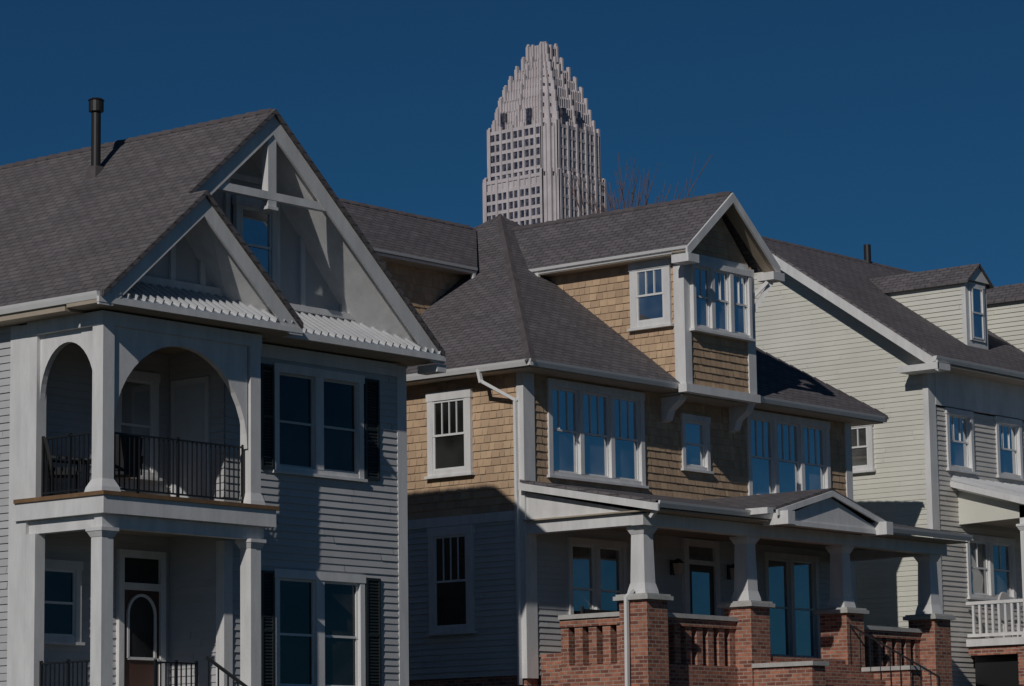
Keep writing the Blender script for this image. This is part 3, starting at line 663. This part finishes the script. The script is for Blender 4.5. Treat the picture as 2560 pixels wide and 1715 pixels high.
for s in (0, 1):
    f = (lambda y: y) if s == 0 else (lambda y: 88-y)
    roof_plane(H, [(63.42, f(38.36), cz(38.36)), (CR+.5, f(38.36), cz(38.36)), (CR+.5, f(44), cz(44)), (63.42, f(44), cz(44))], ROOFB, .08)
    m = MB(); m.prism([(63.42, f(38.3), cz(38.3)-.07), (63.42, f(44), cz(44)-.07), (63.42, f(44), cz(44)-.34), (63.42, f(38.3), cz(38.3)-.34)], (-.05, 0, 0)); m.build('rake_board', WHITE, H)
    m = MB(); m.prism([(63.42, f(38.4), cz(38.4)-.10), (63.42, f(44), cz(44)-.10), (CX, f(44), cz(44)-.10), (CX, f(38.4), cz(38.4)-.10)], (0, 0, -.03)); m.build('soffit', SOFF, H)
    m = MB(); m.prism([cs(f(39.05), cz(39.05)-.16, .0), cs(f(44), cz(44)-.16, .0), cs(f(44), cz(44)-.36, .0), cs(f(39.05), cz(39.05)-.36, .0)], (-.05, 0, 0)); m.build('frieze_board', WHITE, H)
ridge_caps(H, (63.42, 44, cz(44)), (CR+.5, 44, cz(44)))
gutter(H, (63.35, 38.3, 12.32), (CR+.5, 38.3, 12.32), (0, -1, 0))
m = MB(); m.box((63.42, 38.38, 12.12), (CR+.5, CY-.05, 12.17)); m.build('soffit', SOFF, H)
m = MB(); m.box((63.36, 38.3, 12.0), (CX-.04, 39.45, 12.16)); m.build('eave_return', WHITE, H)
m = MB(); m.tube((69.3, 44.0, 16.0), (69.3, 44.0, 16.62), .10, n=12); m.build('vent_pipe', PIPE, H)
# narrow dormers
for x0 in (66.82, 70.32, 73.82):
    x1 = x0+1.02; yd = 39.5; xc = (x0+x1)/2; zb = cz(yd)-.1; ze, zp = 14.78, 15.22; pd = PX(x0); pdf = PY(yd)
    m = MB(); yb = 38.4+(ze-12.34)/.677; core(m, pd, [(yd, zb), (yb, ze), (yd, ze)], .1); laps(m, pd, [(yd+.03, zb+.05), (yb, ze), (yd+.03, ze)], .125, pieces=3.4)
    m.prism([(x1, yd, zb), (x1, yb, ze), (x1, yd, ze)], (-.1, 0, 0)); m.prism([(x0+.1, yd, zb), (x1-.1, yd, zb), (x1-.1, yd, ze), (xc, yd, zp-.05), (x0+.1, yd, ze)], (0, .1, 0)); do = m.build('dormer', SIDC, H)
    m = MB(); yp = 38.4+(zp-12.34)/.677+.1
    for sg, xe in ((-1, x0-.15), (1, x1+.15)):
        m.prism([(xc, yd-.18, zp+.05), (xc, yp, zp+.05), (xe, yb-.1, ze-.03), (xe, yd-.18, ze-.03)], (0, 0, -.06))
    m.build('dormer_roof', ROOFB, do)
    m = MB(); m.box((x0-.02, yd-.03, zb), (x0+.14, yd+.1, ze)); m.box((x1-.14, yd-.03, zb), (x1+.02, yd+.0, ze)); m.box((x0+.14, yd-.03, zb), (x1-.14, yd-.002, zb+.22)); m.prism([(x0-.1, yd-.12, ze+.01), (x1+.1, yd-.12, ze+.01), (xc, yd-.12, zp+.0)], (0, .11, 0)); m.build('trim_board', WHITE, do)
    window(H, pdf, x0+.15, x1-.15, zb+.24, ze-.04, trim=.08, depth=.07, sill=False)
# windows
window(H, cs, 40.62, 41.75, 9.72, 11.0, trim=.13, depth=.09, muntin=2)
for w in WC[:3]: window(H, cf, *w, trim=.12, depth=.06, deep=.08, muntin=2)
for w in WC[3:]: window(H, cf, *w, glass=GLASSP, cols=2, trim=.12, mull=.16, depth=.06, deep=.06, muntin=1)
# porch with metal roof and white railing
QX, QY = 65.25, 36.95
m = MB(); m.prism([(64.95, 36.55, 8.74), (CR, 36.55, 8.74), (CR, CY, 9.45), (64.95, CY, 9.45)], (0, 0, -.05))
x = 65.0
while x < CR: m.bar((x, 36.54, 8.78), (x, CY, 9.49), .03, .09); x += .42
m.build('metal_roof', METAL, H)
m = MB(); m.prism([(64.95, CY, 9.39), (64.95, 36.5, 8.68), (64.95, 36.5, 8.52), (64.95, CY, 9.23)], (-.05, 0, 0)); m.build('rake_board', WHITE, H)
pq = PX(QX); m = MB(); poly = [(QY, 8.36), (CY, 8.30), (CY, 9.30), (QY, 8.72)]; core(m, pq, poly, .12); m.build('porch_gable', SIDC, H)
m = MB(); m.box((QX, QY, 8.2), (CR, QY+.3, 8.66)); m.build('beam', WHITE, H)
m = MB(); m.box((QX+.13, QY+.3, 8.36), (CR, CY-.15, 8.40)); m.build('ceiling', SOFF, H)
for x in (QX, QX+4.2): column(H, x, QY, x+.28, QY+.3, 5.42, 8.2, basef=.05)
m = MB(); m.box((QX-.08, QY-.08, 5.24), (CR, CY-.15, 5.42)); m.build('porch_floor', WHITE, H)
m = MB(); m.box((QX+.30, QY+.3, 2.8), (CR, CY-.15, 5.2)); m.build('crawl_space_shade', IRON, H)  # solid black block standing in for the shade below the porch floor
for x in (QX, QX+4.2): m = MB(); m.box((x, QY, 2.8), (x+.5, QY+.5, 5.24)); m.build('pier', BRICK, H)
m = MB(); m.box((QX+.02, QY+.5, 5.02), (QX+.28, CY-.15, 5.24)); m.build('beam', BRICK, H)
def white_rail(house, p0, p1, z0, z1):
    m = MB(); p0 = Vector(p0); p1 = Vector(p1); L = (p1-p0).length; n = int(L/.17)
    e = lambda t, z: (p0.x+(p1.x-p0.x)*t, p0.y+(p1.y-p0.y)*t, z)
    m.bar(e(0, z1-.04), e(1, z1-.04), .10, .08); m.bar(e(0, z0+.1), e(1, z0+.1), .06, .08); o = m.build('railing', WHITE, house)
    for i in range(1, n):
        b = MB(); b.bar(e(i/n, z0+.14), e(i/n, z1-.08), .06, .06); b.build('baluster', WHITE, o)
white_rail(H, (QX+.1, QY+.3, 0), (QX+.1, CY-.1, 0), 5.42, 6.36); white_rail(H, (QX+.28, QY+.12, 0), (QX+4.2, QY+.12, 0), 5.42, 6.36)
t = thing('patio_chair', 'pale round backed chair behind the white porch railing of the cream house', 'chair', (66.3, 38.1, 5.42))
m = MB(); m.tube((66.3, 38.1, 5.82), (66.3, 38.1, 5.9), .28, n=18); m.build('seat', CLOTH, t)
m = MB(); n = 10; m.prism([(66.3+.30*math.cos(math.pi*i/n), 38.36, 6.25+.38*math.sin(math.pi*i/n)) for i in range(n+1)]+[(66.02, 38.36, 5.85), (66.58, 38.36, 5.85)], (0, .06, 0)); m.build('backrest', CLOTH, t)
for dx in (-.2, .2):
    for dy in (-.2, .2):
        m = MB(); m.bar((66.3+dx, 38.1+dy, 5.42), (66.3+dx, 38.1+dy, 5.82), .05, .05); m.build('leg', CLOTH, t)

# ================================================================== TOWER
TX, TY = 879.8, 702.85; TB = 3.4
T = thing('skyscraper', 'tall pale granite office tower with a stepped crown of pinnacles behind the rooftops', 'skyscraper', (TX, TY, TB))
def shaft(hw, z0, z1, name='tower_shaft'):
    """square shaft with its corners cut into bays"""
    m = MB(); c = hw*.26
    pts = [(-hw, -hw+c), (-hw+c*.45, -hw+c*.45), (-hw+c, -hw), (hw-c, -hw), (hw-c*.45, -hw+c*.45), (hw, -hw+c), (hw, hw-c), (hw-c*.45, hw-c*.45), (hw-c, hw), (-hw+c, hw), (-hw+c*.45, hw-c*.45), (-hw, hw-c)]
    m.prism([(TX+a, TY+b, z0) for a, b in pts], (0, 0, z1-z0)); return m, pts
FL = 4.02
def facade(hw, z0, z1, nb):
    m, pts = shaft(hw, z0, z1); c = hw*.26; L = 2*(hw-c); w = L/nb; d = .55
    nf = int(round((z1-z0)/FL))
    for k in range(4):
        R = Matrix.Rotation(k*math.pi/2, 3, 'Z')
        def bx(u0, u1, d1, za, zb):
            P = [R @ Vector((u0, -hw-d1, 0)), R @ Vector((u1, -hw+.1, 0))]
            m.box((TX+P[0].x, TY+P[0].y, za), (TX+P[1].x, TY+P[1].y, zb))
        for i in range(nb+1):
            big = (i % 2 == 0); pw = .50 if big else .24; u = -hw+c+i*w; bx(u-pw, u+pw, .75 if big else .5, z0, z1+(2.5 if big else 0))
        for f in range(nf+1): bx(-hw+c, hw-c, .38, z0+f*FL-.75, z0+f*FL+.55)
    # ribs on the cut corners
    mid = [((pts[i][0]+pts[j][0])/2, (pts[i][1]+pts[j][1])/2) for i, j in ((0, 1), (1, 2), (3, 4), (4, 5), (6, 7), (7, 8), (9, 10), (10, 11))]
    for a, b in mid: m.box((TX+a-.3, TY+b-.3, z0), (TX+a+.3, TY+b+.3, z1+1))
    for a, b in pts: m.box((TX+a-.5, TY+b-.5, z0), (TX+a+.5, TY+b+.5, z1+3))
    m.build('tower_shaft', TSTONE, T)
    return L, w, nf
def tower_windows(hw, z0, nb, floors, faces=(0, 3)):
    c = hw*.26; w = 2*(hw-c)/nb
    for k in faces:
        R = Matrix.Rotation(k*math.pi/2, 3, 'Z')
        for f in floors:
            for i in range(nb):
                u = -hw+c+i*w; yield (R, u+.3, u+w-.3, -hw-.12, z0+f*FL+.56, z0+(f+1)*FL-.76)
def wbox(m, q):
    R, u0, u1, y, za, zb = q; a = R @ Vector((u0, y, 0)); b = R @ Vector((u1, y+.14, 0)); m.box((TX+a.x, TY+a.y, za), (TX+b.x, TY+b.y, zb))
zS = 231.7; zTop = 251.2
facade(18.3, TB, zS, 10); facade(16.9, zS, zTop-.1, 9)
allw = [(q, 1) for q in tower_windows(16.9, zS, 9, range(0, 5))]
low = [q for q in tower_windows(18.3, TB, 10, range(0, 56))]
n = 0
for q, _ in allw[:]:
    m = MB(); wbox(m, q); m.build('window', GLASST, T); n += 1
tops = sorted(low, key=lambda q: -q[4]); keep = tops[:100-n]
for q in keep: m = MB(); wbox(m, q); m.build('window', GLASST, T)
m = MB()
for q in tops[100-n:]: wbox(m, q)
o = m.build('window', GLASST, T); o['kind'] = 'stuff'
# tall dark openings in the crown base and stepped tiers of pinnacles
prof = [(15.2, 250.9), (14.2, 254.8), (13.1, 259.4), (11.7, 263.7), (9.9, 268.1), (7.9, 272.2), (5.8, 276.2), (4.3, 279.9), (3.7, 286.6)]
tiers = [(prof[i][0], prof[i][1], prof[i+1][1]) for i in range(8)]
for ti, (hw, z0, z1) in enumerate(tiers):
    m, pts = shaft(hw, z0-6, z1, 'tower_crown'); c = hw*.26; nr = max(3, int(round(hw*1.1)))
    rr = random.Random(ti)
    for k in range(4):
        R = Matrix.Rotation(k*math.pi/2, 3, 'Z')
        for i in range(nr+1):
            u = -hw+c+(2*(hw-c))*i/nr; big = i in (0, nr) or i == nr//2
            h = (4.4 if big else 1.8)+rr.uniform(-.4, .5); pw = .42 if big else .2; dd = .95 if big else .5
            a = R @ Vector((u-pw, -hw-dd, 0)); b = R @ Vector((u+pw, -hw+.2, 0))
            m.box((TX+a.x, TY+a.y, z0-5.5), (TX+b.x, TY+b.y, z1-.6+h*(.65 if ti < 7 else .2)))
    for a, b in pts: m.box((TX+a-.45, TY+b-.45, z0-5), (TX+a+.45, TY+b+.45, z1+(2.6 if ti < 7 else 1.2)+rr.uniform(-.3, .4)))
    m.build('tower_crown', TSTONE, T)
for k in (0, 3):
    R = Matrix.Rotation(k*math.pi/2, 3, 'Z')
    for u in (-7.2, 1.8) if k == 0 else (-7.0, 5.6):
        a = R @ Vector((u-1.0, -16.2, 0)); b = R @ Vector((u+1.0, -14.0, 0)); m = MB(); m.box((TX+a.x, TY+a.y, 252.2), (TX+b.x, TY+b.y, 259.2)); m.build('opening', GLASST, T)

# ================================================================== bare winter trees behind the roofs
def bare_tree(name, label, x, y, z, h, seed, group):
    rnd = random.Random(seed); t = thing(name, label, 'tree', (x, y, z), group); tr = MB(); cr = MB()
    def grow(p, d, L, r, lev):
        q = p+d*L; (tr if lev < 2 else cr).tube(p, q, r, r*.62, n=6 if lev < 3 else 4)
        if lev >= 6 or r < .012: return
        for i in range(rnd.choice((2, 3, 3)) if lev < 5 else 3):
            e = (d+Vector((rnd.gauss(0, .21), rnd.gauss(0, .21), rnd.uniform(-.05, .35)))).normalized()
            grow(p+d*L*rnd.uniform(.6, 1), e, L*rnd.uniform(.62, .85), r*rnd.uniform(.5, .66), lev+1)
    grow(Vector((x, y, z-.3)), Vector((0, 0, 1)), h*.30, h*.013, 0)
    tr.build('trunk', BARK, t); cr.build('crown', BARK, t); return t
bare_tree('bare_tree', 'bare leafless tree showing just right of the tower above the ridge', 94.3, 70.9, 4.9, 24.6, 3, 'bare trees behind the roofs')
bare_tree('bare_tree', 'bare leafless tree showing farther right above the ridge of the shingled house', 94.8, 70.35, 4.9, 22.6, 5, 'bare trees behind the roofs')

# ================================================================== light, sky, camera
SUN = Vector((-1, -.31, .61)).normalized()
ld = bpy.data.lights.new('Sun', 'SUN'); ld.energy = 4.4; ld.angle = math.radians(.53); ld.color = (1, .955, .90)
lo = bpy.data.objects.new('Sun', ld); COL.objects.link(lo); lo.rotation_euler = (-SUN).to_track_quat('-Z', 'Y').to_euler(); lo.location = (-60, -20, 60)
W = bpy.data.worlds.new('World'); SC.world = W; W.use_nodes = True; nt = W.node_tree; N = nt.nodes; L = nt.links
bg = N['Background']; sky = N.new('ShaderNodeTexSky'); sky.sky_type = 'NISHITA'; sky.sun_disc = False
sky.sun_elevation = math.asin(SUN.z); sky.sun_rotation = math.atan2(SUN.x, SUN.y)
sky.altitude = 3000; sky.air_density = 1.0; sky.dust_density = 0; sky.ozone_density = 6.0
hs = N.new('ShaderNodeMix'); hs.data_type = 'RGBA'; hs.blend_type = 'MULTIPLY'; hs.inputs[0].default_value = 1; hs.inputs[7].default_value = (.32, .80, .95, 1)   # deep polarised blue
L.new(sky.outputs[0], hs.inputs[6]); L.new(hs.outputs[2], bg.inputs['Color']); bg.inputs['Strength'].default_value = .05
cd = bpy.data.cameras.new('Camera'); cd.sensor_width = 36; cd.lens = 7508/2560*36; cd.clip_end = 9000; cd.clip_start = .5
co = bpy.data.objects.new('Camera', cd); COL.objects.link(co); SC.camera = co
yaw, pitch, roll = map(math.radians, (50.71, 8.595, -.794))
f = Vector((math.sin(yaw)*math.cos(pitch), math.cos(yaw)*math.cos(pitch), math.sin(pitch))); r = Vector((math.cos(yaw), -math.sin(yaw), 0)); u = r.cross(f)
r2 = math.cos(roll)*r+math.sin(roll)*u; u2 = -math.sin(roll)*r+math.cos(roll)*u
co.matrix_world = Matrix(((r2.x, u2.x, -f.x, 0), (r2.y, u2.y, -f.y, 0), (r2.z, u2.z, -f.z, 1.7), (0, 0, 0, 1)))
vs = SC.view_settings; vs.view_transform = 'Standard'; vs.look = 'None'; vs.exposure = -1.08; vs.gamma = 1; vs.use_curve_mapping = False
SC.cycles.max_bounces = 5
